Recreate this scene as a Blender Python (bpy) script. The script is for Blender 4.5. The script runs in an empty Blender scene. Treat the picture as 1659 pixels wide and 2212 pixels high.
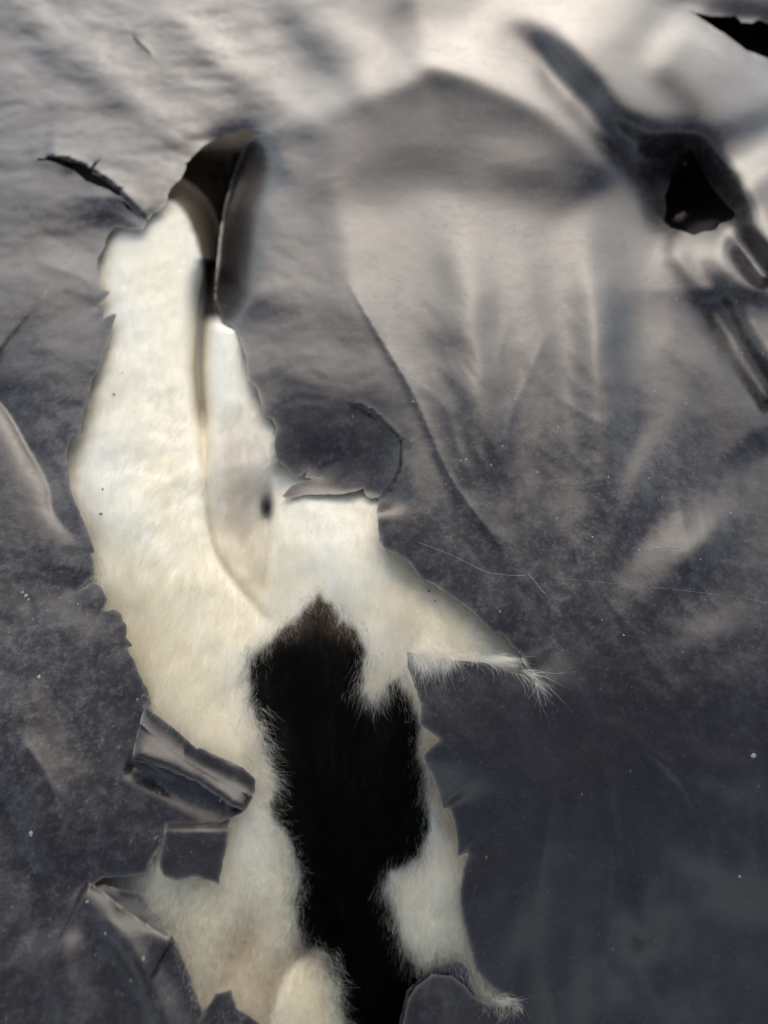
import bpy, math
import numpy as np

rng = np.random.default_rng(7)
W0, H0 = 1659.0, 2212.0            # pixel frame in which outlines were read off the photograph
PITCH = math.radians(52.0)
TANV = 0.666
CAMZ = 0.50
C = np.array([0.0, 0.0, CAMZ])

# ------------------------------------------------------------------ camera, sky, sun, exposure
scene = bpy.context.scene
cam_d = bpy.data.cameras.new('camera')
cam = bpy.data.objects.new('camera', cam_d)
scene.collection.objects.link(cam)
cam.location = C
cam.rotation_euler = (math.pi / 2 - PITCH, 0, 0)
cam_d.sensor_fit = 'VERTICAL'
cam_d.sensor_height = 36.0
cam_d.lens = 18.0 / TANV
cam_d.clip_start = 0.01
cam_d.clip_end = 500.0
cam_d.dof.use_dof = True
cam_d.dof.focus_distance = 0.58
cam_d.dof.aperture_fstop = 4.0
scene.camera = cam

SUN_EL, SUN_AZ = math.radians(31), math.radians(4)     # azimuth from +Y towards +X
world = bpy.data.worlds.new('World')
scene.world = world
world.use_nodes = True
wn = world.node_tree.nodes
wl = world.node_tree.links
bg = wn['Background']
sky = wn.new('ShaderNodeTexSky')
sky.sky_type = 'NISHITA'
sky.sun_disc = False
sky.sun_elevation = SUN_EL
sky.sun_rotation = SUN_AZ
sky.air_density = 1.2
sky.dust_density = 1.6
sky.ozone_density = 1.0
cloud = wn.new('ShaderNodeHueSaturation')          # thin cloud: the same sky, paler
cloud.inputs['Saturation'].default_value = 0.62
wl.new(sky.outputs[0], cloud.inputs['Color'])
wl.new(cloud.outputs[0], bg.inputs['Color'])
bg.inputs['Strength'].default_value = 0.15
sun_d = bpy.data.lights.new('sun', 'SUN')
sun_d.energy = 0.50
sun_d.angle = math.radians(64)
sun_d.color = (1.0, 0.82, 0.60)
sun = bpy.data.objects.new('sun', sun_d)
scene.collection.objects.link(sun)
sun.location = (0.5, 3, 3)
sun.rotation_euler = (math.pi / 2 - SUN_EL, 0, math.pi - SUN_AZ)
scene.view_settings.view_transform = 'Standard'
scene.view_settings.look = 'None'
scene.view_settings.gamma = 1.0
scene.view_settings.exposure = 0.90

# ------------------------------------------------------------------ geometry helpers
TILT = math.radians(6.0)
NRM = np.array([0.0, -math.sin(TILT), math.cos(TILT)])
ORG = np.array([0.0, 0.39, 0.0])

# long profile of what the sheet is draped over: slope (degrees, + = facing the viewer) against distance
BY = np.linspace(-0.3, 3.0, 400)
def _profile(ys, deg):
    return np.concatenate([[0], np.cumsum(np.tan(np.radians(np.interp(BY[1:], ys, deg))) * np.diff(BY))])
BL = _profile([0.0, 0.20, 0.45, 0.75, 1.1, 1.6, 2.0], [2, -4, -9, -8, -1, 3, 0])
BR = _profile([0.0, 0.13, 0.28, 0.60, 0.85, 1.2, 2.0], [20, 16, -8, -13, 0, 6, 0])
BL -= np.interp(0.36, BY, BL); BR -= np.interp(0.36, BY, BR)

def P(u, v, h):
    """point on the ray of pixel (u, v) that lies h metres above the gently tilted resting plane"""
    sx = (u - W0 / 2) / (H0 / 2) * TANV
    sy = (H0 / 2 - v) / (H0 / 2) * TANV
    d = np.stack([sx, math.cos(PITCH) + sy * math.sin(PITCH), -math.sin(PITCH) + sy * math.cos(PITCH)], -1)
    s0 = -np.dot(C - ORG, NRM) / (d @ NRM)
    yb = d[..., 1] * s0
    rt = np.clip((u - 500) / 500, 0, 1); rt = rt * rt * (3 - 2 * rt)
    h = h + np.interp(yb, BY, BL) * (1 - rt) + np.interp(yb, BY, BR) * rt
    s = (h - np.dot(C - ORG, NRM)) / (d @ NRM)
    return C + d * s[..., None]

def smooth(a, b, x):
    t = np.clip((x - a) / (b - a), 0, 1)
    return t * t * (3 - 2 * t)

_perm = rng.permutation(512)
_grad = np.stack([np.cos(np.arange(64) / 64 * 2 * math.pi), np.sin(np.arange(64) / 64 * 2 * math.pi)], -1)
def perlin(x, y, seed=0):
    x = x + seed * 17.31; y = y - seed * 9.77
    xi = np.floor(x).astype(int); yi = np.floor(y).astype(int)
    xf = x - xi; yf = y - yi
    u = xf ** 3 * (xf * (xf * 6 - 15) + 10); w = yf ** 3 * (yf * (yf * 6 - 15) + 10)
    def g(i, j):
        k = _perm[(_perm[(xi + i) % 512] + yi + j) % 512] % 64
        gr = _grad[k]
        return gr[..., 0] * (xf - i) + gr[..., 1] * (yf - j)
    a = g(0, 0) * (1 - u) + g(1, 0) * u
    b = g(0, 1) * (1 - u) + g(1, 1) * u
    return (a * (1 - w) + b * w) * 1.5

def fbm(x, y, oct=3, seed=0):
    s = 0; a = 1.0
    for k in range(oct):
        s = s + a * perlin(x * 2 ** k, y * 2 ** k, seed + k * 3)
        a *= 0.5
    return s

def seg_dist(u, v, pts, closed=False):
    """distance, signed side (+ = right of travel as seen in the picture) and position 0..1 along"""
    pts = np.array(pts, float)
    if closed:
        pts = np.vstack([pts, pts[:1]])
    elif len(pts) > 2:                       # rounded through its points
        q = np.vstack([2 * pts[0] - pts[1], pts, 2 * pts[-1] - pts[-2]])
        out = []
        for i in range(1, len(q) - 2):
            for t in np.linspace(0, 1, 4, endpoint=False):
                out.append(.5 * (2*q[i] + (q[i+1]-q[i-1])*t + (2*q[i-1]-5*q[i]+4*q[i+1]-q[i+2])*t*t + (3*q[i]-q[i-1]-3*q[i+1]+q[i+2])*t**3))
        pts = np.array(out + [q[-2]])
    L = np.linalg.norm(np.diff(pts, axis=0), axis=1)
    cum = np.concatenate([[0], np.cumsum(L)])
    best = np.full(u.shape, 1e12); side = np.ones(u.shape); tt = np.zeros(u.shape)
    for i in range(len(pts) - 1):
        a = pts[i]; b = pts[i + 1]; ab = b - a
        pu = u - a[0]; pv = v - a[1]
        t = np.clip((pu * ab[0] + pv * ab[1]) / max(L[i] ** 2, 1e-9), 0, 1)
        d2 = (pu - t * ab[0]) ** 2 + (pv - t * ab[1]) ** 2
        m = d2 < best
        best = np.where(m, d2, best)
        side = np.where(m, np.sign(ab[0] * pv - ab[1] * pu + 1e-12), side)
        tt = np.where(m, (cum[i] + t * L[i]) / cum[-1], tt)
    return np.sqrt(best), side, tt

def inside(u, v, pts):
    r = np.zeros(u.shape, bool)
    n = len(pts)
    for i in range(n):
        x1, y1 = pts[i]; x2, y2 = pts[(i + 1) % n]
        if y1 == y2:
            continue
        c = ((y1 > v) != (y2 > v)) & (u < (x2 - x1) * (v - y1) / (y2 - y1) + x1)
        r ^= c
    return r

def poly_sdf(u, v, pts):
    """positive inside the outline"""
    d = np.full(u.shape, 400.0)
    a = np.array(pts, float)
    m = (u > a[:, 0].min() - 400) & (u < a[:, 0].max() + 400) & (v > a[:, 1].min() - 400) & (v < a[:, 1].max() + 400)
    dd, _, _ = seg_dist(u[m], v[m], pts, True)
    d[m] = np.minimum(dd, 400.0)
    ins = inside(u, v, pts)
    return np.where(ins, d, -d)

def endfade(t, f):
    return smooth(0, f, t) * smooth(0, f, 1 - t) if f > 0 else 1.0

def ridge(u, v, pts, A, wr, wl, fade=0.15, sharp=1.0, soft=0.0):
    """crest; wr / wl = half widths right and left of travel; sharp near 0.5 gives a creased top"""
    d, s, t = seg_dist(u, v, pts)
    w = np.where(s > 0, wr, wl)
    d = np.sqrt(d * d + soft * soft) - soft
    amp = np.interp(t, np.linspace(0, 1, len(A)), A) if np.ndim(A) else A
    return amp * np.exp(-(d / w) ** (2 * sharp)) * endfade(t, fade)

def step(u, v, pts, A, w, decay, sgn, fade=0.15, grow=0.0):
    d, s, t = seg_dist(u, v, pts)
    if grow: A = A * smooth(0, grow, t) ** .8; w = w * (.35 + .65 * smooth(0, grow, t))
    x = d * s * sgn
    return A * smooth(-w, w, x) * np.exp(-np.maximum(x, 0) / decay) * endfade(t, fade)

def bump(u, v, cu, cv, su, sv, A, rot=0):
    c, s = math.cos(math.radians(rot)), math.sin(math.radians(rot))
    x = (u - cu) * c + (v - cv) * s; y = -(u - cu) * s + (v - cv) * c
    return A * np.exp(-(x / su) ** 2 - (y / sv) ** 2)

# ------------------------------------------------------------------ outlines read off the photograph
TEAR = [(590,286),(565,284),(545,281),(520,281),(512,289),(485,292),(460,303),(440,314),(425,330),(405,350),(399,350),(403,362),
 (390,385),(370,405),(363,420),(360,437),(345,457),(330,460),(318,480),(309,494),(285,497),(247,488),(235,505),(222,540),(212,555),(210,573),
 (217,625),(239,630),(225,648),(203,665),(228,667),(220,690),(234,683),(254,675),(245,700),(232,740),(220,780),(210,805),
 (200,815),(192,850),(190,875),(180,885),(175,920),(171,950),(158,938),(150,955),(143,985),(148,1020),(153,1060),(160,1080),
 (172,1105),(187,1141),(206,1193),(195,1197),(202,1213),(203,1241),(168,1276),(200,1258),(220,1268),(232,1296),(220,1322),
 (247,1316),(262,1326),(266,1341),(275,1351),(272,1376),(289,1396),(272,1400),(290,1426),(302,1461),(317,1486),(327,1521),
 (312,1527),(345,1550),(385,1582),(425,1618),(432,1616),(525,1658),(552,1684),(550,1714),(530,1751),(497,1769),(470,1779),(420,1783),(368,1780),
 (357,1784),(357,1805),(350,1824),(330,1854),(315,1886),(270,1894),(225,1894),(200,1911),(222,1926),(262,1960),
 (310,1994),(345,2016),(376,2031),(385,2054),(405,2089),(415,2129),(430,2164),(440,2186),(460,2230),(520,2290),(640,2330),
 (800,2330),(868,2260),(870,2212),(880,2160),(900,2130),(935,2105),(975,2108),(1005,2130),(1022,2150),(1048,2168),(1080,2175),(1122,2167),
 (1099,2154),(1064,2134),(1044,2114),(1027,2094),(1019,2059),(1002,1994),(994,1949),(994,1924),(1002,1874),(1012,1840),
 (989,1851),(987,1809),(982,1779),(974,1749),(967,1744),(958,1749),(947,1709),(934,1674),(922,1655),(915,1632),(935,1612),(950,1597),(929,1581),
 (907,1566),(909,1521),(894,1476),(881,1440),(880,1408),(930,1418),(985,1426),(1055,1432),(1110,1451),(1150,1466),(1167,1496),
 (1150,1451),(1132,1436),(1125,1413),(1105,1396),(1092,1376),(1079,1366),(1067,1371),(1045,1346),(1020,1321),(1000,1306),
 (980,1293),(960,1278),(935,1261),(912,1251),(895,1231),(880,1211),(860,1196),(830,1183),(820,1166),(815,1113),(817,1085),
 (822,1073),
 (800,1078),(788,1068),(785,1055),(770,1060),(735,1068),(700,1068),(665,1068),(640,1073),(622,1078),(607,1073),(620,1060),(635,1046),(655,1039),(670,1036),(695,1029),
 (667,1032),(655,1033),(670,1014),(650,1028),(635,1030),(620,1013),(600,993),(592,963),(597,923),(585,903),(570,898),(565,873),(557,843),(537,818),(530,768),(517,728),(505,708),(480,694),(464,650),(466,600),
 (470,550),(476,500),(484,450),(500,390),(514,350),(528,315),(550,292)]
LIPLINE = [(745,870),(775,878),(800,888),(829,913),(858,940),(867,961),(868,1000),(854,1036),(822,1075)]
TAB = [(340,1700),(357,1784),(352,1820),(345,1846),(345,1869),(352,1891),(380,1904),(400,1900),(435,1899),(460,1904),(472,1910),(477,1890),(482,1864),
 (487,1840),(492,1809),(497,1769),(500,1730),(430,1690)]
SCRAP = [(425,2212),(440,2186),(455,2164),(467,2146),(484,2143),(500,2136),(505,2159),(512,2179),(540,2194),(560,2212),(600,2250),(640,2370),(470,2370)]
FOOTPIECE = [(880,2140),(900,2120),(930,2092),(945,2084),(970,2079),(995,2074),(1012,2094),(1016,2124),(1032,2158),(1060,2200),(1090,2260),(1060,2360),(860,2360),(850,2260)]
SLIT = [(66,343),(100,341),(100,334),(112,338),(150,347),(194,362),(205,350),(219,341),(203,362),(198,372),(230,392),(258,412),(263,430),(290,458),(322,479),(300,470),
 (270,447),(258,425),(235,410),(205,400),(185,390),(160,368),(110,348)]
NICK = [(279,62),(292,80),(310,98),(331,119),(308,106),(290,88)]
SIDEHOLE = [(1462,352),(1478,332),(1492,322),(1502,340),(1516,370),(1536,402),(1566,440),(1590,462),(1578,476),(1556,482),(1545,496),(1520,500),(1500,508),(1470,497),(1448,492),(1432,476),(1440,450),(1436,425),(1446,400),(1448,378)]
FARHOLE = [(1488,22),(1530,34),(1562,36),(1590,34),(1602,48),(1625,50),(1640,42),(1668,55),(1720,75),(1800,150),(1700,150),(1659,126),(1612,108),(1580,84),(1545,60)]
LIMBEDGE = [(320,445),(362,432),(395,455),(420,505),(437,570),(442,640),(432,720)]
BLACK = [(585,1385),(620,1345),(650,1320),(690,1285),(712,1308),(730,1345),(770,1360),(795,1410),(790,1450),(778,1490),(812,1528),(832,1480),(860,1465),(882,1500),
 (903,1560),(908,1640),(925,1720),(932,1790),(905,1850),(845,1880),(835,1920),(850,1980),(880,2050),(905,2098),(960,2090),(1000,2110),
 (1015,2150),(1030,2300),(760,2400),(745,2212),(722,2140),(692,2062),(652,2040),(640,1960),(648,1880),(612,1800),(585,1740),(600,1690),(560,1625),(553,1540),(538,1460),(548,1410)]

# ------------------------------------------------------------------ the two surfaces, as heights over the resting plane
def fur_h(u, v):
    p0 = P(u, v, np.zeros_like(u)); x, y = p0[..., 0], p0[..., 1]
    h = np.full(u.shape, -0.034)
    # left limb, running away from the viewer
    d, s, t = seg_dist(u, v, [(395,300),(335,520),(300,800),(300,1100),(350,1400),(430,1700),(470,2000),(470,2400)])
    wd = np.interp(t, [0, .3, .6, 1], [95, 150, 190, 230])
    h += 0.026 * np.cos(np.clip(d / (wd * 1.25), 0, 1) * math.pi / 2) ** 1.2
    # right limb
    d, s, t = seg_dist(u, v, [(490,690),(510,850),(545,1010),(600,1060)])
    wd = np.interp(t, [0, .5, 1], [62, 85, 120])
    h += 0.020 * np.cos(np.clip(d / (wd * 1.3), 0, 1) * math.pi / 2) ** 1.3 * smooth(1, .75, t) * smooth(400, 470, u)
    h += bump(u, v, 730, 1190, 170, 150, 0.014)
    h += bump(u, v, 980, 1340, 170, 110, 0.012, 35)
    h += bump(u, v, 740, 1650, 170, 330, 0.014)
    h += bump(u, v, 930, 2000, 110, 190, 0.006)
    h += bump(u, v, 670, 2190, 90, 120, 0.012)
    # cleft between the limbs
    h -= ridge(u, v, [(455,560),(437,650),(428,800),(440,930),(452,1130),(478,1210),(540,1290),(590,1345)], [0.05,0.05,0.05,0.04,0.013,0.011,0.008,0.005], 13, 11, 0.02, 0.7)
    h -= ridge(u, v, [(575,1000),(578,1100),(572,1240),(565,1310)], 0.008, 50, 10, 0.2, 0.8)
    h -= bump(u, v, 515, 1160, 55, 170, 0.010)
    h -= bump(u, v, 577, 1098, 12, 26, 0.012)
    # hollow under the sheet at the far end
    d, s, t = seg_dist(u, v, LIMBEDGE)
    wn_ = smooth(0, 60, d * -s) * smooth(720, 640, v) * ((v < 640) | (u > 438))
    h -= 0.10 * wn_
    h -= 0.055 * np.exp(-np.abs((u - np.interp(v, [540,650,800,930], [452,441,430,441])) / np.interp(v, [560,700,900,950], [26,20,15,8])) ** 1.6) * smooth(560, 640, v) * smooth(960, 880, v)
    h -= bump(u, v, 755, 990, 85, 70, 0.026)
    h -= 0.03 * smooth(1430, 1560, v) * smooth(1900, 1700, v) * smooth(915, 1010, u)
    # dips at the edges so that the coat disappears below the sheet
    h -= ridge(u, v, [(565,2260),(590,2130),(640,2060),(700,2050)], 0.010, 14, 40, 0.2)
    h -= ridge(u, v, [(440,2200),(500,2060),(560,1960),(600,1900)], 0.006, 40, 40, 0.3)
    h += (0.004 - 0.0025 * smooth(1000, 700, v)) * fbm(x * 22, y * 16, 3, 5)
    h -= 0.10 * smooth(150, -250, u) + 0.10 * smooth(1130, 1450, u) + 0.06 * smooth(330, 230, v)
    return h

def film_macro(u, v, sd):
    """broad folds; sd: distance from the nearest torn edge, in pixels"""
    wu = 14 * perlin(u / 160, v / 160, 41) + 5 * perlin(u / 55, v / 55, 42)
    wv = 14 * perlin(u / 160, v / 160, 43) + 5 * perlin(u / 55, v / 55, 44)
    u0, v0 = u, v
    u = u + wu * smooth(20, 160, sd); v = v + wv * smooth(20, 160, sd)
    h = np.zeros(u.shape)
    # -------- far right: the big mound, its rim and the dark trough behind
    h += bump(u, v, 1180, 640, 420, 420, 0.030)
    h += step(u, v, [(620,370),(760,365),(900,330),(1000,320),(1130,355),(1230,400),(1310,480)], 0.022, 120, 260, -1, 0.2)
    h += step(u, v, [(1430,480),(1510,590),(1600,720),(1700,870)], 0.042, 42, 500, -1, 0.1)
    h += ridge(u, v, [(690,300),(720,420),(760,580),(800,760)], 0.007, 60, 45, 0.2, 0.8)
    h += ridge(u, v, [(1040,20),(1200,190),(1330,370),(1440,560),(1560,790),(1680,980)], 0.010, 80, 50, 0.05)
    h += step(u, v, [(1040,20),(1150,80),(1250,165),(1330,255),(1410,305),(1500,330),(1580,430),(1690,600)], 0.056, 46, 600, -1, 0.02, .3)
    h += ridge(u, v, [(1160,90),(1190,150),(1225,200)], -0.008, 18, 18, 0.2)
    h += step(u, v, [(1380,130),(1440,180),(1500,230),(1540,320)], 0.014, 26, 300, -1, 0.2)
    h += ridge(u, v, [(1700,640),(1610,600),(1560,540),(1580,490),(1640,510),(1700,580)], 0.018, 24, 24, 0.1, 0.8)
    h += ridge(u, v, [(1350,330),(1400,318),(1470,350)], 0.012, 18, 18, 0.2)
    # soft hanging folds on the mound
    for px, a, w in ((1015, 0.014, 55), (1290, 0.017, 50), (1450, 0.005, 55), (1140, 0.003, 40)):
        h += ridge(u, v, [(px - 30, 400), (px, 700), (px + 20, 950), (px + 10, 1160)], a, w, w, 0.35)
    h += ridge(u, v, [(960,420),(1060,370),(1230,330)], 0.004, 90, 50, 0.25)
    # folds gathered towards the tip of the tear
    for q, a, w in (((1440, 900), .010, 40), ((1520, 1060), .003, 30), ((1610, 1080), .011, 46), ((1300, 940), .005, 44), ((1700, 1480), .005, 60),
                    ((1130, 1000), .0025, 26), ((1060, 1060), .002, 20), ((1680, 1330), .003, 40)):
        h += ridge(u, v, [(1190 + (q[0]-1190)*.12, 1480 + (q[1]-1480)*.12), ((1190+q[0])/2, (1480+q[1])/2 + 14), q], [0, .2 * a, 1.0 * a, 1.2 * a], w, w, 0.3)
    for q, a, w in (((1240, 2300), .008, 42), ((1100, 2100), .004, 34), ((1420, 2100), .011, 52), ((1500, 2350), .010, 60), ((1700, 2000), .009, 70), ((1340,2250), .007, 36), ((1690,1750), .008, 50)):
        h += ridge(u, v, [(1200 + (q[0]-1200)*.15, 1520 + (q[1]-1520)*.15), ((1190+q[0])/2 + 20, (1490+q[1])/2), q], [0, .1 * a, .8 * a, 1.2 * a], w, w, 0.3)
    # slope towards the viewer at lower right
    h -= 0.05 * smooth(1300, 2300, v) * smooth(850, 1300, u)
    # pulled-in lip at the hollow
    d, s, t = seg_dist(u, v, [(590,286),(550,292),(516,350),(486,450),(472,550),(465,650),(500,708)])
    h -= 0.085 * np.exp(-(d / 48) ** 1.4) * smooth(0.02, .3, t) * smooth(1, .86, t)
    # concave panel above the tongue
    h -= 0.028 * smooth(790, 1075, v) * smooth(520, 600, u) * smooth(900, 800, u) * smooth(1110, 1080, v)
    # hollows where the sheet is pulled in round its further holes
    for hp, a, w in ((SIDEHOLE, .022, 45), (FARHOLE, .02, 30)):
        ds = poly_sdf(u, v, hp); h -= a * np.exp(-np.maximum(-ds, 0) / w)
    h += ridge(u, v, [(1440,520),(1490,590),(1540,660)], 0.014, 30, 16, 0.2)
    # -------- far left
    h += 0.010 * smooth(900, 0, v) * smooth(700, 0, u)
    for a in range(9):
        ux = 60 + a * 85; vy = 30 + (a * 71) % 260
        h += ridge(u, v, [(ux - 120, vy - 70), (ux, vy), (ux + 130, vy + 85)], 0.0045, 30, 22, 0.4)
    h += step(u, v, [(560,-40),(660,80),(760,200),(830,215)], 0.012, 30, 260, -1, 0.2)
    # -------- left side: fold running down to the torn point
    h += ridge(u, v, [(80,1320),(200,1380),(280,1450)], 0.003, 70, 40, 0.2)
    h += ridge(u, v, [(-20,1460),(60,1640),(100,1900)], 0.005, 60, 60, 0.2)
    # lower left fold
    h += ridge(u, v, [(200,1950),(270,2040),(340,2160),(390,2300)], 0.009, 30, 30, 0.15)
    h += ridge(u, v, [(120,2000),(150,2120),(150,2300)], 0.008, 44, 44, 0.2)
    h -= ridge(u, v, [(-20,1700),(60,1900),(100,2100)], 0.006, 60, 60, 0.2)
    return h

def blur(a, sig):
    r = int(3 * sig) + 1
    k = np.exp(-np.arange(-r, r + 1) ** 2 / (2 * sig * sig)); k /= k.sum()
    for ax in (0, 1):
        p = np.pad(a, [(r, r) if i == ax else (0, 0) for i in (0, 1)], 'edge')
        a = sum(k[i] * (p[i:i + a.shape[0], :] if ax == 0 else p[:, i:i + a.shape[1]]) for i in range(2 * r + 1))
    return a

# the broad folds are worked out once on a coarse lattice, rounded off (more with distance), then looked up
LU0, LV0, LST = -440.0, -210.0, 8.0
_lu, _lv = np.meshgrid(np.arange(LU0, 2140, LST), np.arange(LV0, 2600, LST))

def lookup(tab, u, v):
    x = np.clip((u - LU0) / LST, 0, tab.shape[1] - 1.001); y = np.clip((v - LV0) / LST, 0, tab.shape[0] - 1.001)
    i = x.astype(int); j = y.astype(int); x = x - i; y = y - j
    return (tab[j, i] * (1 - x) + tab[j, i + 1] * x) * (1 - y) + (tab[j + 1, i] * (1 - x) + tab[j + 1, i + 1] * x) * y

def film_h(u, v, sd):
    p0 = P(u, v, np.zeros_like(u)); x, y = p0[..., 0], p0[..., 1]
    u0, v0 = u, v
    h = lookup(MACRO, u, v)
    # the tongue left of the curved rip hangs lower, and tilts down towards the viewer
    d, sgn_, tt = seg_dist(u, v, LIPLINE)
    h -= 0.0045 * np.exp(-d / 90) * (sgn_ > 0) * smooth(0, .2, tt) * (v < 1100)
    h += 0.0022 * np.exp(-d / 9) * (sgn_ < 0) * smooth(0, .3, tt) * (v < 1060)
    h -= 0.003 * smooth(900, 1075, v) * smooth(590, 620, u) * smooth(880, 850, u) * (v < 1100) * (sgn_ > 0)
    # crease down to the tear
    h += ridge(u, v, [(740,590),(820,730),(885,840),(930,940),(970,1030),(1040,1130),(1100,1200)], 0.0030, 8, 26, 0.15, 0.5)
    d, s, t = seg_dist(u, v, [(90,337),(150,345),(200,368),(260,410),(320,478)])
    h += 0.006 * np.exp(-d / 40) * (s < 0) * endfade(t, .1) + 0.002 * np.exp(-d / 30) * (s > 0) * endfade(t, .1)
    h += ridge(u, v, [(-60,820),(10,880),(60,965),(104,1045),(114,1100),(150,1150),(206,1194)], [-.014,-.014,-.014,-.012,-.008,-.004,0], 16, 110, 0.03, 0.5, 3)
    h += ridge(u, v, [(60,900),(130,1010),(165,1110),(200,1175)], 0.0012, 8, 20, 0.2, 0.6, 2)
    # hollow under the pleat
    h -= ridge(u, v, [(270,1640),(350,1690),(440,1730),(500,1750)], 0.007, 26, 18, 0.1)
    h += ridge(u, v, [(180,1908),(222,1930),(262,1964),(310,2000),(376,2038)], 0.018, 64, 40, 0.06, 0.7)
    # -------- overall crumple
    far = smooth(1100, 300, v0) * smooth(500, 800, u0)
    near = 1 - smooth(900, 400, v0)
    cx = x + .03 * perlin(x * 8, y * 8, 91); cy = y + .03 * perlin(x * 8, y * 8, 93)
    near = near * (1 - 0.85 * smooth(600, 900, u0))
    h += 0.0022 * near * (0.35 - np.abs(perlin(cx * 11, cy * 7, 95))) + 0.0010 * near * (0.35 - np.abs(perlin(cx * 30, cy * 24, 97)))
    rgt = smooth(750, 1000, u0) * smooth(500, 900, v0)
    h += 0.0030 * rgt * (0.35 - np.abs(perlin(cx * 15 + cy * 3, cy * 3.2 - cx * 3, 99))) + 0.0011 * rgt * (0.35 - np.abs(perlin(cx * 42 + cy * 9, cy * 9 - cx * 6, 101)))
    for q, a in (([(960,1010),(1000,1080),(1045,1135),(1080,1200)], .0010), ([(1130,1020),(1155,1100),(1175,1190)], .0012), ([(995,1150),(1040,1215),(1078,1262)], -.0010),
                 ([(1235,1150),(1255,1230),(1250,1310)], .0012), ([(1190,700),(1120,860),(1090,960)], .0008), ([(300,1250),(180,1340),(60,1370)], .0010), ([(60,560),(180,600),(210,640)], .0014),
                 ([(20,1560),(110,1700),(130,1850)], .0014), ([(420,640),(380,520)], 0), ([(1330,1560),(1480,1700),(1560,1900)], .0016), ([(1290,1600),(1330,1850),(1300,2100)], .0016)):
        h += ridge(u, v, q, a, 9, 14, 0.25, 0.6, 2)
    h += (0.0024 * fbm(x * 9, y * 9, 2, 11) + 0.0009 * (np.abs(perlin(x * 26, y * 26, 13)) - .3)) * (1 - .75 * smooth(500, 850, u0)) * (1 - .5 * far) + 0.00022 * fbm(x * 70, y * 70, 2, 17) * (1 - .85 * far) * (1 - .5 * smooth(600, 900, u0))
    # torn edge lifts unevenly
    h += (0.0010 + 0.0024 * perlin(u0 / 45, v0 / 45, 23)) * (1 - smooth(860, 900, u0) * smooth(1380, 1420, v0)) * np.exp(-np.maximum(sd, 0) / 10)
    # clings to what lies under it near the tear
    cl = CLING(u0, v0, sd)
    h = h * (1 - cl) + (lookup(SUPPORT, u0, v0) + 0.0075) * cl
    # outside the picture the sheet falls away to the ground
    h -= 0.16 * smooth(-60, -420, u0) + 0.16 * smooth(1760, 2120, u0) + 0.16 * smooth(2260, 2600, v0) + 0.12 * smooth(-90, -200, v0)
    return h

def CLING(u, v, sd):
    dl, _, _ = seg_dist(u, v, LIPLINE)
    db, sb, _ = seg_dist(u, v, [(860,1400),(985,1424),(1110,1448),(1170,1485),(1500,1600)])
    return 0.6 * np.exp(-np.maximum(sd, 0) / 70) * (1 - 0.9 * bump(u, v, 1195, 1505, 115, 95, 1)) * (1 - smooth(-34, -8, db * sb) * smooth(850, 890, u) * smooth(1175, 1080, u) * smooth(1750, 1600, v)) * (1 - np.exp(-(dl / 110) ** 2)) * smooth(620, 760, v + (u < 400) * 200)

def drape(hf, hu, gap=0.006):
    """the sheet cannot sink into what lies under it"""
    k = 0.002
    m = hu + gap
    return np.where(hf > m + k, hf, np.where(hf < m - k, m, (hf - m + k) ** 2 / (4 * k) + m))

_m = film_macro(_lu, _lv, -np.maximum(poly_sdf(_lu, _lv, TEAR), poly_sdf(_lu, _lv, SIDEHOLE)))
SUPPORT = blur(fur_h(_lu, _lv), 4.5)
_w = smooth(1000, 200, _lv)
_c = ridge(_lu, _lv, [(560,292),(640,275),(800,205),(895,165),(925,142),(1000,160),(1150,225),(1250,300),(1330,400)], [0.004,0.012,0.016,0.022,0.026,0.022,0.018,0.012,0.006], 85, 60, 0.06, 0.55, 7)
_c += ridge(_lu, _lv, [(940,200),(928,140),(908,60),(880,-80),(860,-200)], [0, .004, .012, .014, .014], 80, 60, 0.0, 0.55, 7)
MACRO = blur(_m, 1.2) * (1 - _w) + blur(_m, 2.6) * _w + blur(_c, 1.6)

# ------------------------------------------------------------------ mesh from a clipped grid
def grid(u0, u1, v0, v1, st):
    nu = int((u1 - u0) / st) + 1; nv = int((v1 - v0) / st) + 1
    uu, vv = np.meshgrid(np.linspace(u0, u1, nu), np.linspace(v0, v1, nv))
    idx = np.arange(nu * nv).reshape(nv, nu)
    a, b, c, d = idx[:-1, :-1].ravel(), idx[:-1, 1:].ravel(), idx[1:, 1:].ravel(), idx[1:, :-1].ravel()
    par = (np.add.outer(np.arange(nv - 1), np.arange(nu - 1)) % 2).ravel() == 0
    t1 = np.where(par[:, None], np.stack([a, d, c], 1), np.stack([a, d, b], 1))
    t2 = np.where(par[:, None], np.stack([a, c, b], 1), np.stack([b, d, c], 1))
    return uu.ravel(), vv.ravel(), np.vstack([t1, t2])

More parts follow.
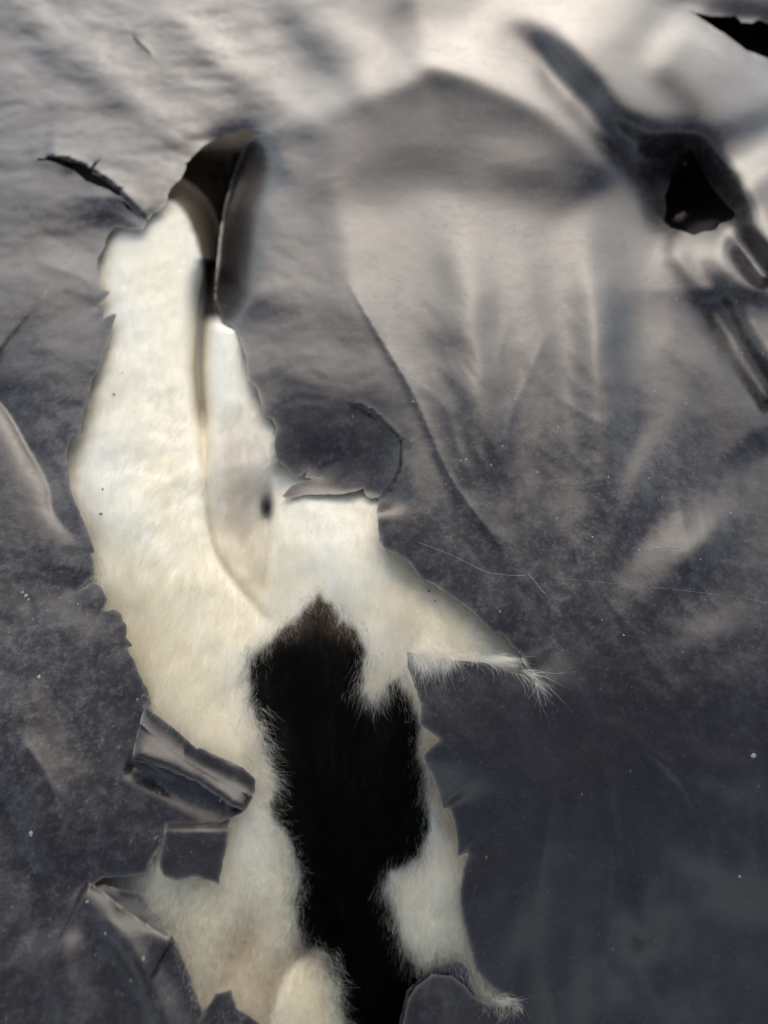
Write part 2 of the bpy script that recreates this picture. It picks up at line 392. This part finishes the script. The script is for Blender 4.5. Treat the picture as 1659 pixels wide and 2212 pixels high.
def clip(tris, f, arrs):
    """keep f > 0, cutting triangles along f = 0"""
    pos = f > 0
    n = pos[tris].sum(1)
    out = [tris[n == 3]]
    extra = {}; new = []
    nv = len(f); keys = []
    def edge(i, j):
        lo = np.minimum(i, j); hi = np.maximum(i, j)
        return lo.astype(np.int64) * nv + hi
    t1 = tris[n == 1]
    if len(t1):
        k = np.argmax(pos[t1], 1); r = np.arange(len(t1))
        A = t1[r, k]; B = t1[r, (k + 1) % 3]; Cc = t1[r, (k + 2) % 3]
        new.append((A, edge(A, B), edge(A, Cc)))
    t2 = tris[n == 2]
    if len(t2):
        k = np.argmin(pos[t2], 1); r = np.arange(len(t2))
        A = t2[r, k]; B = t2[r, (k + 1) % 3]; Cc = t2[r, (k + 2) % 3]
        eB, eC = edge(A, B), edge(A, Cc)
        new2 = (B, Cc, eB, eC)
    else:
        new2 = None
    allk = []
    for q in new: allk += [q[1], q[2]]
    if new2: allk += [new2[2], new2[3]]
    if allk:
        uq = np.unique(np.concatenate(allk))
        lo = uq // nv; hi = uq % nv
        t = f[lo] / (f[lo] - f[hi])
        arrs = [np.concatenate([a, (a[lo].T * (1 - t) + a[hi].T * t).T]) for a in arrs]
        loc = lambda e: np.searchsorted(uq, e) + nv
        for q in new: out.append(np.stack([q[0], loc(q[1]), loc(q[2])], 1))
        if new2:
            B, Cc, eB, eC = new2
            out.append(np.stack([B, Cc, loc(eC)], 1)); out.append(np.stack([B, loc(eC), loc(eB)], 1))
    tr = np.vstack(out)
    used = np.unique(tr); mp = np.zeros(len(arrs[0]), int); mp[used] = np.arange(len(used))
    return mp[tr], [a[used] for a in arrs]

def mesh_obj(name, verts, tris, mat, parent=None, attrs=None, smooth_=True):
    me = bpy.data.meshes.new(name)
    me.vertices.add(len(verts)); me.vertices.foreach_set('co', np.ascontiguousarray(verts, np.float32).ravel())
    me.loops.add(tris.size); me.loops.foreach_set('vertex_index', np.ascontiguousarray(tris, np.int32).ravel())
    me.polygons.add(len(tris)); me.polygons.foreach_set('loop_start', np.arange(0, tris.size, 3, dtype=np.int32))
    me.polygons.foreach_set('loop_total', np.full(len(tris), 3, np.int32))
    if smooth_: me.polygons.foreach_set('use_smooth', np.ones(len(tris), bool))
    me.update(calc_edges=True); me.validate()
    for k, val in (attrs or {}).items():
        if val.ndim == 1:
            a = me.attributes.new(k, 'FLOAT', 'POINT'); a.data.foreach_set('value', val.astype(np.float32))
        else:
            a = me.attributes.new(k, 'FLOAT_COLOR', 'POINT')
            a.data.foreach_set('color', np.concatenate([val, np.ones((len(val), 1))], 1).astype(np.float32).ravel())
    me.materials.append(mat)
    o = bpy.data.objects.new(name, me)
    scene.collection.objects.link(o)
    if parent: o.parent = parent
    return o

def empty(name, loc, label, cat, group=None):
    e = bpy.data.objects.new(name, None); scene.collection.objects.link(e)
    e.location = loc; e.empty_display_size = 0.05
    e['label'] = label; e['category'] = cat
    if group: e['group'] = group
    return e

def reparent(o, root):
    o.parent = root
    o.location = -root.location
    return o

# ------------------------------------------------------------------ materials
def nodes(name):
    m = bpy.data.materials.new(name); m.use_nodes = True
    nt = m.node_tree
    return m, nt.nodes, nt.links, nt.nodes['Principled BSDF']

def film_material(name, tint=(0.0100, 0.0072, 0.0080), dust_shade_amt=1.0):
    m, N, L, B = nodes(name)
    co = N.new('ShaderNodeNewGeometry')
    def noise(scale, det=4, rough=.55, dist=0.0):
        n = N.new('ShaderNodeTexNoise'); n.inputs['Scale'].default_value = scale; n.inputs['Detail'].default_value = det
        n.inputs['Roughness'].default_value = rough; n.inputs['Distortion'].default_value = dist
        L.new(co.outputs['Position'], n.inputs['Vector']); return n.outputs['Fac']
    def ramp(fac, stops):
        r = N.new('ShaderNodeValToRGB'); L.new(fac, r.inputs[0])
        e = r.color_ramp.elements
        while len(e) < len(stops): e.new(0.5)
        for el, (p, c) in zip(e, stops):
            el.position = p; el.color = (c, c, c, 1) if np.isscalar(c) else (*c, 1)
        return r.outputs['Color']
    def math_(op, a, b):
        n = N.new('ShaderNodeMath'); n.operation = op
        for i, x in enumerate((a, b)):
            if isinstance(x, (int, float)): n.inputs[i].default_value = x
            else: L.new(x, n.inputs[i])
        return n.outputs[0]
    def mix(fac, a, b):
        n = N.new('ShaderNodeMix'); n.data_type = 'RGBA'
        L.new(fac, n.inputs['Factor'])
        for s, x in (('A', a), ('B', b)):
            i = [q for q in n.inputs if q.name == s and q.type == 'RGBA'][0]
            if isinstance(x, tuple): i.default_value = (*x, 1)
            else: L.new(x, i)
        return [q for q in n.outputs if q.type == 'RGBA'][0]
    big = ramp(noise(7, 8, .75, .1), [(0.42, 0.0), (0.70, 1.0)])
    mid = ramp(noise(90, 8, .8, .1), [(0.47, 0.0), (0.70, 1.0)])
    fine = ramp(noise(260, 4, .7), [(0.52, 0.0), (0.70, 1.0)])
    speck = ramp(noise(650, 2, .5), [(0.70, 0.0), (0.74, 1.0)])
    # thin scuff lines, dragged along one direction
    def scuff(rot, sc):
        mp = N.new('ShaderNodeMapping'); mp.inputs['Rotation'].default_value = (0, 0, rot); mp.inputs['Scale'].default_value = sc
        L.new(co.outputs['Position'], mp.inputs['Vector'])
        n = N.new('ShaderNodeTexNoise'); n.inputs['Scale'].default_value = 1.0; n.inputs['Detail'].default_value = 3; n.inputs['Distortion'].default_value = .3
        L.new(mp.outputs[0], n.inputs['Vector'])
        return ramp(n.outputs['Fac'], [(0.66, 0.0), (0.72, 1.0)])
    scf = math_('MAXIMUM', scuff(0.5, (700, 30, 30)), scuff(-0.9, (600, 26, 26)))
    at = N.new('ShaderNodeAttribute'); at.attribute_name = 'dust_shade'
    dust_shade = math_('ADD', math_('MULTIPLY', math_('MULTIPLY', big, math_('ADD', mid, 0.1)), 0.6), math_('MULTIPLY', mid, 0.35))
    dust_shade = math_('ADD', dust_shade, math_('MULTIPLY', fine, 0.30))
    dust_shade = math_('ADD', dust_shade, math_('MULTIPLY', math_('MULTIPLY', scf, mid), 0.5))
    dust_shade = math_('MULTIPLY', dust_shade, math_('MULTIPLY', at.outputs['Fac'], dust_shade_amt))
    base = mix(noise(3, 2), tint, (tint[0] * 1.25, tint[1] * 1.02, tint[2] * 1.0))
    c1 = mix(math_('MULTIPLY', dust_shade, 0.42), base, (0.225, 0.215, 0.205))
    def fleck(scale, keep, rad):
        w = N.new('ShaderNodeTexVoronoi'); w.inputs['Scale'].default_value = scale
        mp = N.new('ShaderNodeMapping'); mp.inputs['Rotation'].default_value = (0, 0, scale); mp.inputs['Scale'].default_value = (1, .55, 1)
        L.new(co.outputs['Position'], mp.inputs['Vector']); L.new(mp.outputs[0], w.inputs['Vector'])
        sx = N.new('ShaderNodeSeparateColor'); L.new(w.outputs['Color'], sx.inputs[0])
        return math_('MULTIPLY', math_('GREATER_THAN', sx.outputs[0], keep), ramp(w.outputs['Distance'], [(rad * .5, 1.0), (rad, 0.0)]))
    fl = math_('ADD', fleck(190, .95, .15), math_('MULTIPLY', fleck(420, .84, .22), math_('ADD', math_('MULTIPLY', mid, .8), .1)))
    fl = math_('MULTIPLY', fl, math_('MINIMUM', math_('ADD', at.outputs['Fac'], .15), 1.0))
    c2 = mix(math_('MULTIPLY', math_('ADD', fl, math_('MULTIPLY', speck, .2)), 0.6), c1, (0.45, 0.43, 0.39))
    rim = N.new('ShaderNodeAttribute'); rim.attribute_name = 'rim'
    c3 = mix(math_('MULTIPLY', rim.outputs['Fac'], 0.35), c2, (0.30, 0.28, 0.24))
    L.new(c3, B.inputs['Base Color'])
    ro = math_('ADD', math_('MULTIPLY', dust_shade, 0.30), math_('ADD', 0.24, math_('MULTIPLY', noise(14, 3), 0.12)))
    L.new(ro, B.inputs['Roughness'])
    B.inputs['IOR'].default_value = 1.44
    # fine creases and scuffs
    wv = N.new('ShaderNodeTexVoronoi'); wv.feature = 'DISTANCE_TO_EDGE'; wv.inputs['Scale'].default_value = 55
    wrp = N.new('ShaderNodeVectorMath'); wrp.operation = 'ADD'
    nn = N.new('ShaderNodeTexNoise'); nn.inputs['Scale'].default_value = 20; L.new(co.outputs['Position'], nn.inputs['Vector'])
    sc = N.new('ShaderNodeVectorMath'); sc.operation = 'SCALE'; sc.inputs['Scale'].default_value = 0.06; L.new(nn.outputs['Color'], sc.inputs[0])
    L.new(co.outputs['Position'], wrp.inputs[0]); L.new(sc.outputs[0], wrp.inputs[1]); L.new(wrp.outputs[0], wv.inputs['Vector'])
    vor = ramp(wv.outputs['Distance'], [(0.0, 1.0), (0.10, 0.0)])
    b1 = N.new('ShaderNodeBump'); b1.inputs['Strength'].default_value = 0.35; b1.inputs['Distance'].default_value = 0.0005
    L.new(math_('ADD', noise(60, 4, .6), math_('MULTIPLY', vor, 0.12)), b1.inputs['Height'])
    b2 = N.new('ShaderNodeBump'); b2.inputs['Strength'].default_value = 0.3; b2.inputs['Distance'].default_value = 0.00015
    L.new(noise(420, 4, .6), b2.inputs['Height']); L.new(b1.outputs[0], b2.inputs['Normal'])
    L.new(b2.outputs[0], B.inputs['Normal'])
    return m

M_FILM = film_material('black_polythene')

def fur_material(name, hair):
    m, N, L, B = nodes(name)
    a = N.new('ShaderNodeAttribute'); a.attribute_name = 'coat'
    L.new(a.outputs['Color'], B.inputs['Base Color'])
    B.inputs['Roughness'].default_value = 0.55
    B.inputs['Specular IOR Level'].default_value = 0.12
    if hair:                                            # light passes through pale hair
        tr = N.new('ShaderNodeBsdfTranslucent'); L.new(a.outputs['Color'], tr.inputs['Color'])
        mx = N.new('ShaderNodeMixShader'); mx.inputs[0].default_value = 0.48
        L.new(B.outputs[0], mx.inputs[1]); L.new(tr.outputs[0], mx.inputs[2]); L.new(mx.outputs[0], N['Material Output'].inputs['Surface'])
    return m
M_HIDE = fur_material('hide', False)
M_HAIR = fur_material('hair', True)

m_soil, N, L, B = nodes('soil')
tc = N.new('ShaderNodeNewGeometry'); n1 = N.new('ShaderNodeTexNoise'); n1.inputs['Scale'].default_value = 30; n1.inputs['Detail'].default_value = 8
L.new(tc.outputs['Position'], n1.inputs['Vector'])
r = N.new('ShaderNodeValToRGB'); r.color_ramp.elements[0].color = (.05, .035, .022, 1); r.color_ramp.elements[1].color = (.20, .15, .10, 1)
L.new(n1.outputs['Fac'], r.inputs[0]); L.new(r.outputs[0], B.inputs['Base Color']); B.inputs['Roughness'].default_value = .9
bp = N.new('ShaderNodeBump'); bp.inputs['Distance'].default_value = 0.01; L.new(n1.outputs['Fac'], bp.inputs['Height']); L.new(bp.outputs[0], B.inputs['Normal'])

# ------------------------------------------------------------------ ground
gx = np.array([-40, 40, 40, -40.]); gy = np.array([-40, -40, 40, 40.])
gnd = mesh_obj('ground', np.stack([gx, gy, np.full(4, -0.20)], 1), np.array([[0, 1, 2], [0, 2, 3]]), m_soil, None, None, False)
gnd['kind'] = 'structure'

# ------------------------------------------------------------------ the torn sheet
def edge_noise(u, v):
    return 1.6 * perlin(u / 17, v / 17, 31) + 1.2 * perlin(u / 7, v / 7, 33)

sheet = empty('plastic_sheet', (0.0, 0.39, -0.20), 'torn dusty black plastic sheet draped in folds over the furry hide', 'plastic sheet')
u, v, tris = grid(-420, 2100, -190, 2560, 5.0)
holes = np.maximum.reduce([poly_sdf(u, v, q) for q in (TEAR, SLIT, NICK, SIDEHOLE, FARHOLE)])
sd = -holes
main_sd = -poly_sdf(u, v, TEAR)
f = sd + edge_noise(u, v) * np.exp(-np.abs(sd) / 20)
hu = fur_h(u, v)
hf = drape(film_h(u, v, sd), lookup(SUPPORT, u, v))
verts = P(u, v, hf)

def dust_shade_map(u, v):
    d = 0.6 + 0.75 * smooth(900, 100, u) * smooth(2300, 1000, v)
    d = d + 0.5 * bump(u, v, 150, 1500, 260, 300, 1) + 0.75 * bump(u, v, 1250, 1080, 480, 380, 1)  # real dust at left; mid right raised to paint in the sheet's sheen
    d = d * (1 - 0.7 * smooth(1300, 1700, v) * smooth(850, 1100, u)) * (1 - .8 * bump(u, v, 500, 500, 50, 220, 1)) * (1 - .6 * bump(u, v, 690, 870, 110, 90, 1))  # thinned to paint darkness at lower right, the lip and above the tongue
    return d
dust_shade = dust_shade_map(u, v)
t, (vv_, m_sd, d_) = clip(tris, f, [verts, main_sd, dust_shade])
film = mesh_obj('film', vv_, t, M_FILM, None, {'rim': np.exp(-np.maximum(m_sd, 0) / 3.0), 'dust_shade': d_})
reparent(film, sheet)

def film_part(name, poly, offs, st=3.0, label=None, df=.5):
    a = np.array(poly, float)
    u, v, tris = grid(a[:, 0].min() - 12, a[:, 0].max() + 12, a[:, 1].min() - 12, a[:, 1].max() + 12, st)
    ps = poly_sdf(u, v, poly)
    f = ps - edge_noise(u, v) * np.exp(-np.abs(ps) / 20)
    tsd = np.maximum(-poly_sdf(u, v, TEAR), 0)
    h = drape(film_h(u, v, tsd), lookup(SUPPORT, u, v), 0.008) + offs(u, v, ps)
    h += (0.0005 + 0.0015 * perlin(u / 40, v / 40, 29)) * np.exp(-np.maximum(ps, 0) / 10)
    t, (vv_, p_, d_) = clip(tris, f, [P(u, v, h), ps, dust_shade_map(u, v)])
    o = mesh_obj(name, vv_, t, M_FILM, None, {'rim': np.exp(-np.maximum(p_, 0) / 3.0), 'dust_shade': d_ * df})
    if label: o['label'] = label
    return reparent(o, sheet)

film_part('torn_tab', TAB, lambda u, v, ps: 0.0045 - 0.008 * smooth(1800, 1760, v), 3.0, 'square dark tab of plastic below the raised pleat', .3)
PLEAT = [(312,1527),(345,1550),(385,1582),(425,1618),(432,1616),(525,1658),(552,1684),(550,1714),(530,1751),(500,1742),(430,1692),(345,1656),(284,1642),(298,1580)]
def off_pleat(u, v, ps):
    d, s_, t_ = seg_dist(u, v, [(300,1515),(425,1612),(555,1685)])
    return 0.002 + 0.014 * smooth(0, 110, d) - 0.006 * np.exp(-np.maximum(ps, 0) / 9) * (d > 40) + 0.003 * np.exp(-(d / 22) ** 2) * (u > 400)
film_part('folded_pleat', PLEAT, off_pleat, 3.0, 'paler pleat of plastic standing up from the torn edge')
UNDER = [(170,1900),(200,1911),(225,1911),(260,1921),(305,1934),(325,1964),(350,1989),(377,2029),(392,2066),(340,2075),(250,2010),(180,1950)]
film_part('under_layer', UNDER, lambda u, v, ps: -0.0035 + 0 * u)
film_part('torn_scrap', SCRAP, lambda u, v, ps: 0.003 + 0 * u)
film_part('torn_strip', FOOTPIECE, lambda u, v, ps: -0.003 + 0 * u, 3.0, None, .1)

ui, vi, ti = grid(1240, 2080, -180, 760, 10.0)  # added dark sheet so the side and far holes stay dark
backing = mesh_obj('hole_backing', P(ui, vi, film_h(ui, vi, np.full(ui.shape, 60.)) - 0.045), ti, M_FILM, None, {'rim': 0 * ui, 'dust_shade': 0 * ui + .2})
reparent(backing, sheet)

# ------------------------------------------------------------------ the hide and its coat
CREAM = np.array([0.88, 0.80, 0.62]); WHITE = np.array([0.91, 0.87, 0.77]); BLK = np.array([0.0022, 0.002, 0.002]); BRN = np.array([0.10, 0.065, 0.04])
def coat(u, v, jit=0.0):
    n = 16 * fbm(u / 60, v / 90, 3, 51) + 6 * perlin(u / 8, v / 22, 57)
    b = poly_sdf(u, v, BLACK) + n * .55 + jit
    k = smooth(-9, 9, b)[:, None]
    w = (0.6 + 0.4 * fbm(u / 200, v / 300, 2, 61)).clip(0, 1)[:, None]
    c = CREAM * (1 - w) + WHITE * w
    tan = (bump(u, v, 520, 1050, 60, 140, .4) + bump(u, v, 540, 2080, 50, 90, .35) + bump(u, v, 870, 1330, 40, 60, .25)).clip(0, 1)[:, None]
    c = c * (1 - tan) + np.array([.55, .40, .24]) * tan
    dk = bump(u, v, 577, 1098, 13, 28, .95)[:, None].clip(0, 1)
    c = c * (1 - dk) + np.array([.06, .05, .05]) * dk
    brown = (smooth(70, 0, b) * smooth(1420, 1350, v))[:, None]
    bl = BLK * (1 - brown) + BRN * brown
    # shade of the hollow and below the left slit, painted into the coat colour
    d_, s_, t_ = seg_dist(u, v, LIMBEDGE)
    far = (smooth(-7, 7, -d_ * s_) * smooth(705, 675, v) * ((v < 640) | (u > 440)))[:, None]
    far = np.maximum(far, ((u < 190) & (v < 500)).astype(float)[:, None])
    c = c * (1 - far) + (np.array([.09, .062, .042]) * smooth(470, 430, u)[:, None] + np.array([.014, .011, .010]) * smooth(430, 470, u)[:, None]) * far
    return c * (1 - k) + bl * k

hide_root = empty('animal_hide', (0.0, 0.39, -0.20), 'cream and black long-haired animal hide showing through the tear in the plastic', 'animal hide')
u, v, tris = grid(-60, 1400, 230, 2480, 4.5)
hh = fur_h(u, v)
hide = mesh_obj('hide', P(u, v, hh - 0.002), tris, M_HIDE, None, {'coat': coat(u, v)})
reparent(hide, hide_root)

NH = 200000
TEAR_GROW = 8
hu_ = rng.uniform(90, 1260, NH * 5); hv_ = rng.uniform(270, 2400, NH * 5)
keep = poly_sdf(hu_, hv_, TEAR) > -TEAR_GROW
keep &= ~((np.abs(hu_ - np.interp(hv_, [540,650,800,930], [452,441,430,441])) < 11) & (hv_ > 560) & (hv_ < 900))
# even density on the surface rather than in the picture
q0 = P(hu_, hv_, fur_h(hu_, hv_))
area = np.linalg.norm(q0 - C, axis=1) ** 2.2
keep &= rng.uniform(0, 1, NH * 5) < (area / area.max()) ** .5
hu_, hv_ = hu_[keep][:NH], hv_[keep][:NH]
n = len(hu_)
def flow(u, v):
    ang = math.pi / 2 + 0.35 * fbm(u / 160, v / 160, 2, 71) + 0.22 * perlin(u / 30, v / 40, 77)
    ang = ang - 0.7 * bump(u, v, 950, 1350, 160, 130, 1) + 0.5 * bump(u, v, 350, 1100, 100, 300, 1) - .5 * bump(u, v, 700, 1180, 130, 120, 1)
    ang = ang - 0.7 * bump(u, v, 600, 1680, 60, 150, 1)
    return np.cos(ang), np.sin(ang)
e = 3.0
h0 = fur_h(hu_, hv_) - 0.002
p = P(hu_, hv_, h0)
pu = P(hu_ + e, hv_, fur_h(hu_ + e, hv_)) - p
pv = P(hu_, hv_ + e, fur_h(hu_, hv_ + e)) - p
nr = np.cross(pv, pu); nr /= np.linalg.norm(nr, axis=1)[:, None]
nr *= np.sign(np.sum(nr * (C - p), 1))[:, None]
pu /= np.linalg.norm(pu, axis=1)[:, None]; pv /= np.linalg.norm(pv, axis=1)[:, None]
fx, fy = flow(hu_, hv_)
tan = pu * fx[:, None] + pv * fy[:, None]
tan += rng.normal(0, .10, (n, 3)) + nr * 0
tan /= np.linalg.norm(tan, axis=1)[:, None]
ln = rng.uniform(0.008, 0.015, n) * (0.75 + 0.5 * smooth(900, 1500, hv_))
lift = 0.11 + 0.07 * perlin(hu_ / 26, hv_ / 34, 81) + rng.normal(0, .03, n)
fly = (rng.uniform(0, 1, n) < 0.012) & (poly_sdf(hu_, hv_, TEAR) > 40)
lift = np.where(fly, lift + rng.uniform(.1, .35, n), lift).clip(0.04, .7)
# loose tufts that hang over the torn edges
def tuft(cu, cv_, su, sv, cnt, du, dv, lmin, lmax, up):
    uu = rng.normal(cu, su, cnt); vv = rng.normal(cv_, sv, cnt)
    a = rng.normal(0, .25, cnt) + .9 * perlin(uu / 9, vv / 14, 88)
    dx = du * np.cos(a) - dv * np.sin(a); dy = du * np.sin(a) + dv * np.cos(a)
    return uu, vv, dx, dy, rng.uniform(lmin, lmax, cnt), np.full(cnt, up)
TF = [tuft(925,1402,20,14,900,.25,1,.008,.022,.011), tuft(965,1412,14,10,420,-.1,1,.006,.015,.011), tuft(900,1418,9,10,220,.5,.9,.006,.016,.011), tuft(1010,1412,16,6,120,.6,.8,.005,.010,.011), tuft(1070,1424,22,5,200,.9,.35,.008,.018,.010),
      tuft(1135,1452,8,5,50,.85,.5,.012,.030,.010), tuft(1155,1474,4,5,18,.6,.8,.012,.024,.010),
      tuft(556,1600,12,34,450,.3,1,.008,.018,.003), tuft(568,1670,9,22,320,.55,.8,.008,.018,.003), tuft(810,1470,16,14,500,.1,1,.010,.018,.003),
      tuft(685,2070,20,18,280,.5,.8,.007,.014,.002), tuft(712,2130,12,26,220,.5,.8,.007,.014,.002), tuft(1080,2158,14,5,50,.85,.5,.006,.014,.008),
      tuft(350,1880,8,10,80,.5,.8,.008,.014,.006)]
TFc = [np.concatenate(q) for q in zip(*TF)]
K = 5
pts = np.zeros((n, K, 3))
side = np.cross(nr, tan)
curl = rng.normal(0, .12, n) + 0.22 * perlin(hu_ / 22, hv_ / 22, 83)
for k in range(K):
    s = k / (K - 1)
    pts[:, k] = p + tan * (ln * s)[:, None] + nr * (ln * (lift * 1.5 * s - lift * 1.2 * s * s))[:, None] + side * (ln * curl * s * s)[:, None]
tu, tv, tdx, tdy, tl, tup = TFc
def over(a, b):          # above the coat, or above the sheet where the tuft hangs over it
    hs = lookup(SUPPORT, a, b)
    return np.where(tup >= .0075, drape(film_h(a, b, np.maximum(-poly_sdf(a, b, TEAR), 0)), hs) + .0015, hs + tup)
tp = P(tu, tv, over(tu, tv))
te = P(tu + tdx * 20, tv + tdy * 20, over(tu + tdx * 20, tv + tdy * 20))
tt_ = te - tp; tt_ /= np.linalg.norm(tt_, axis=1)[:, None]
m_ = len(tu); tb = rng.normal(0, .25, (m_, 3)) * np.array([1, 1, .3])
tpts = np.stack([tp + tt_ * (tl * k / (K - 1))[:, None] + tb * (tl * (k / (K - 1)) ** 2)[:, None] + np.array([0, 0, .0025]) * math.sin(k / (K - 1) * 3.1) for k in range(K)], 1)
pts = np.concatenate([pts, tpts]); hu_ = np.concatenate([hu_, tu]); hv_ = np.concatenate([hv_, tv]); n = len(hu_)
cv = bpy.data.hair_curves.new('fur')
cv.add_curves([K] * n)
cv.attributes['position'].data.foreach_set('vector', pts.astype(np.float32).ravel())
ra = cv.attributes.new('radius', 'FLOAT', 'POINT')
prof = np.array([1.0, 1.0, .85, .55, .12]) * 0.00005
ra.data.foreach_set('value', (np.tile(prof, (n, 1)) * rng.uniform(.7, 1.2, (n, 1))).astype(np.float32).ravel())
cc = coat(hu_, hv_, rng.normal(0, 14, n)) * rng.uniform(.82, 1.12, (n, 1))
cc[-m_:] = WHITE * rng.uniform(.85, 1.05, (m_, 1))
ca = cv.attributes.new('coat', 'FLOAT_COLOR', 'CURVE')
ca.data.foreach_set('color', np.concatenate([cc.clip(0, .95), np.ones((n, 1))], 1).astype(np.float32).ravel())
cv.materials.append(M_HAIR)
fur = bpy.data.objects.new('fur', cv)
scene.collection.objects.link(fur)
fur['kind'] = 'stuff'
reparent(fur, hide_root)

# ------------------------------------------------------------------ small things lying about
def plain(name, col, rough=.8):
    m, N, L, B = nodes(name)
    n1 = N.new('ShaderNodeTexNoise'); n1.inputs['Scale'].default_value = 900
    g = N.new('ShaderNodeNewGeometry'); L.new(g.outputs['Position'], n1.inputs['Vector'])
    r = N.new('ShaderNodeValToRGB'); r.color_ramp.elements[0].color = (*[c * .6 for c in col], 1); r.color_ramp.elements[1].color = (*col, 1)
    L.new(n1.outputs['Fac'], r.inputs[0]); L.new(r.outputs[0], B.inputs['Base Color']); B.inputs['Roughness'].default_value = rough
    return m
M_DIRT = plain('dirt', (.11, .09, .07)); M_FLAKE = plain('flake', (.33, .32, .29), .7); M_STRAND = plain('strand', (.62, .60, .55), .45); M_EARTH = plain('earth', (.12, .075, .045))

def surf(u, v, on):
    u = np.atleast_1d(np.array(u, float)); v = np.atleast_1d(np.array(v, float))
    if on == 'fur':
        return P(u, v, fur_h(u, v) + .0005)
    sdd = -poly_sdf(u, v, TEAR)
    return P(u, v, drape(film_h(u, v, sdd), lookup(SUPPORT, u, v)))

def lump(name, u, v, on, rad, flat, mat, label, cat, group=None, seed=0, drop=0.0):
    """a small irregular crumb: a roughened ball, flattened"""
    r_ = np.random.default_rng(seed)
    nu_, nv_ = 9, 6
    vs = [(0, 0, 1)]
    for j in range(1, nv_):
        for i in range(nu_):
            a = i / nu_ * 2 * math.pi; b = j / nv_ * math.pi
            vs.append((math.sin(b) * math.cos(a), math.sin(b) * math.sin(a), math.cos(b)))
    vs.append((0, 0, -1)); vs = np.array(vs)
    vs *= r_.uniform(.6, 1.25, (len(vs), 1)); vs *= np.array([rad * r_.uniform(.8, 1.2), rad * r_.uniform(.6, 1.0), rad * flat])
    ts = []
    for i in range(nu_):
        k = (i + 1) % nu_
        ts.append((0, 1 + i, 1 + k)); b = 1 + (nv_ - 2) * nu_
        ts.append((len(vs) - 1, b + k, b + i))
        for j in range(nv_ - 2):
            p_, q_ = 1 + j * nu_, 1 + (j + 1) * nu_
            ts.append((p_ + i, q_ + i, q_ + k)); ts.append((p_ + i, q_ + k, p_ + k))
    o = mesh_obj(name, vs, np.array(ts), mat, None)
    o.location = surf(u, v, on)[0] - np.array([0, 0, drop]); o.rotation_euler = (0, 0, r_.uniform(0, 6))
    o['label'] = label; o['category'] = cat
    if group: o['group'] = group
    return o
for k, (a, b, rd) in enumerate([(246,852,.0016), (222,1057,.0013), (218,1110,.0020), (264,805,.0008), (927,1276,.0011), (940,1298,.0009)]):
    lump('dirt_crumb', a, b, 'fur', rd, .5, M_DIRT, ['dark crumb of dirt on the long left limb of cream fur', 'dark crumb of dirt on cream fur just above the largest crumb', 'largest dark crumb of dirt on the long left limb of cream fur',
        'faintest tiny crumb of dirt high on the left limb of fur', 'dark speck on cream fur beside the slanting torn edge', 'dark speck on cream fur beside the slanting torn edge'][k], 'dirt crumb', 'dirt crumbs on the fur', k)
for k, (a, b, rd) in enumerate([(56,1287,.0022), (48,1280,.0012), (1628,1632,.0022), (18,57,.0022), (893,868,.0016), (84,1463,.0016), (68,1800,.0022), (188,1948,.0010), (228,2016,.0010), (1203,1120,.001), (1280,1160,.001), (1348,1372,.0012), (1597,1892,.0012)]):
    lump('pale_flake', a, b, 'film', rd, .25, M_FLAKE, 'tiny pale flake stuck to the black plastic', 'flake', 'pale flakes on the plastic', 40 + k)
lump('soil_lump', 1478, 452, 'film', .010, .6, M_EARTH, 'small ochre lump of soil down in the dark hole near the fold', 'soil lump', None, 90, .012)

def strand(pts_, rad, label):
    """one loose hair lying on the sheet, as a thin three-sided tube"""
    q = np.array(pts_, float); t0 = np.linspace(0, 1, len(q)); tt_ = np.linspace(0, 1, 8 * len(q))
    uu = np.interp(tt_, t0, q[:, 0]); vv = np.interp(tt_, t0, q[:, 1])
    k = np.ones(7) / 7
    uu[3:-3] = np.convolve(uu, k, 'valid'); vv[3:-3] = np.convolve(vv, k, 'valid')
    c_ = surf(uu, vv, 'film') + np.array([0, 0, rad])
    d_ = np.gradient(c_, axis=0); d_ /= np.linalg.norm(d_, axis=1)[:, None]
    s1 = np.cross(d_, [0, 0, 1]); s1 /= np.linalg.norm(s1, axis=1)[:, None]; s2 = np.cross(s1, d_)
    ring = [c_ + rad * (math.cos(a) * s1 + math.sin(a) * s2) for a in (0, 2.094, 4.189)]
    n_ = len(c_); vs = np.concatenate(ring); ts = []
    for r0 in range(3):
        r1 = (r0 + 1) % 3
        for i in range(n_ - 1):
            a, b, cc_, dd_ = r0 * n_ + i, r0 * n_ + i + 1, r1 * n_ + i + 1, r1 * n_ + i
            ts += [(a, b, cc_), (a, cc_, dd_)]
    o = mesh_obj('loose_hair', vs, np.array(ts), M_STRAND, None)
    o['label'] = label; o['category'] = 'hair'
    return o
strand([(905,1172),(945,1187),(985,1203),(1020,1222),(1055,1238),(1090,1242),(1135,1244)], .00009, 'long pale hair lying curved across the plastic above the tear tip')
strand([(1140,1240),(1155,1255),(1168,1274),(1178,1283)], .00013, 'short pale hair at the end of the long curved one')
strand([(1395,1190),(1415,1184),(1440,1182),(1468,1184)], .00022, 'short thick white hair lying level on a raised fold')
strand([(1190,1248),(1330,1260),(1480,1276),(1600,1290),(1670,1305)], .00005, 'very fine straight hair stretched level over the folds')
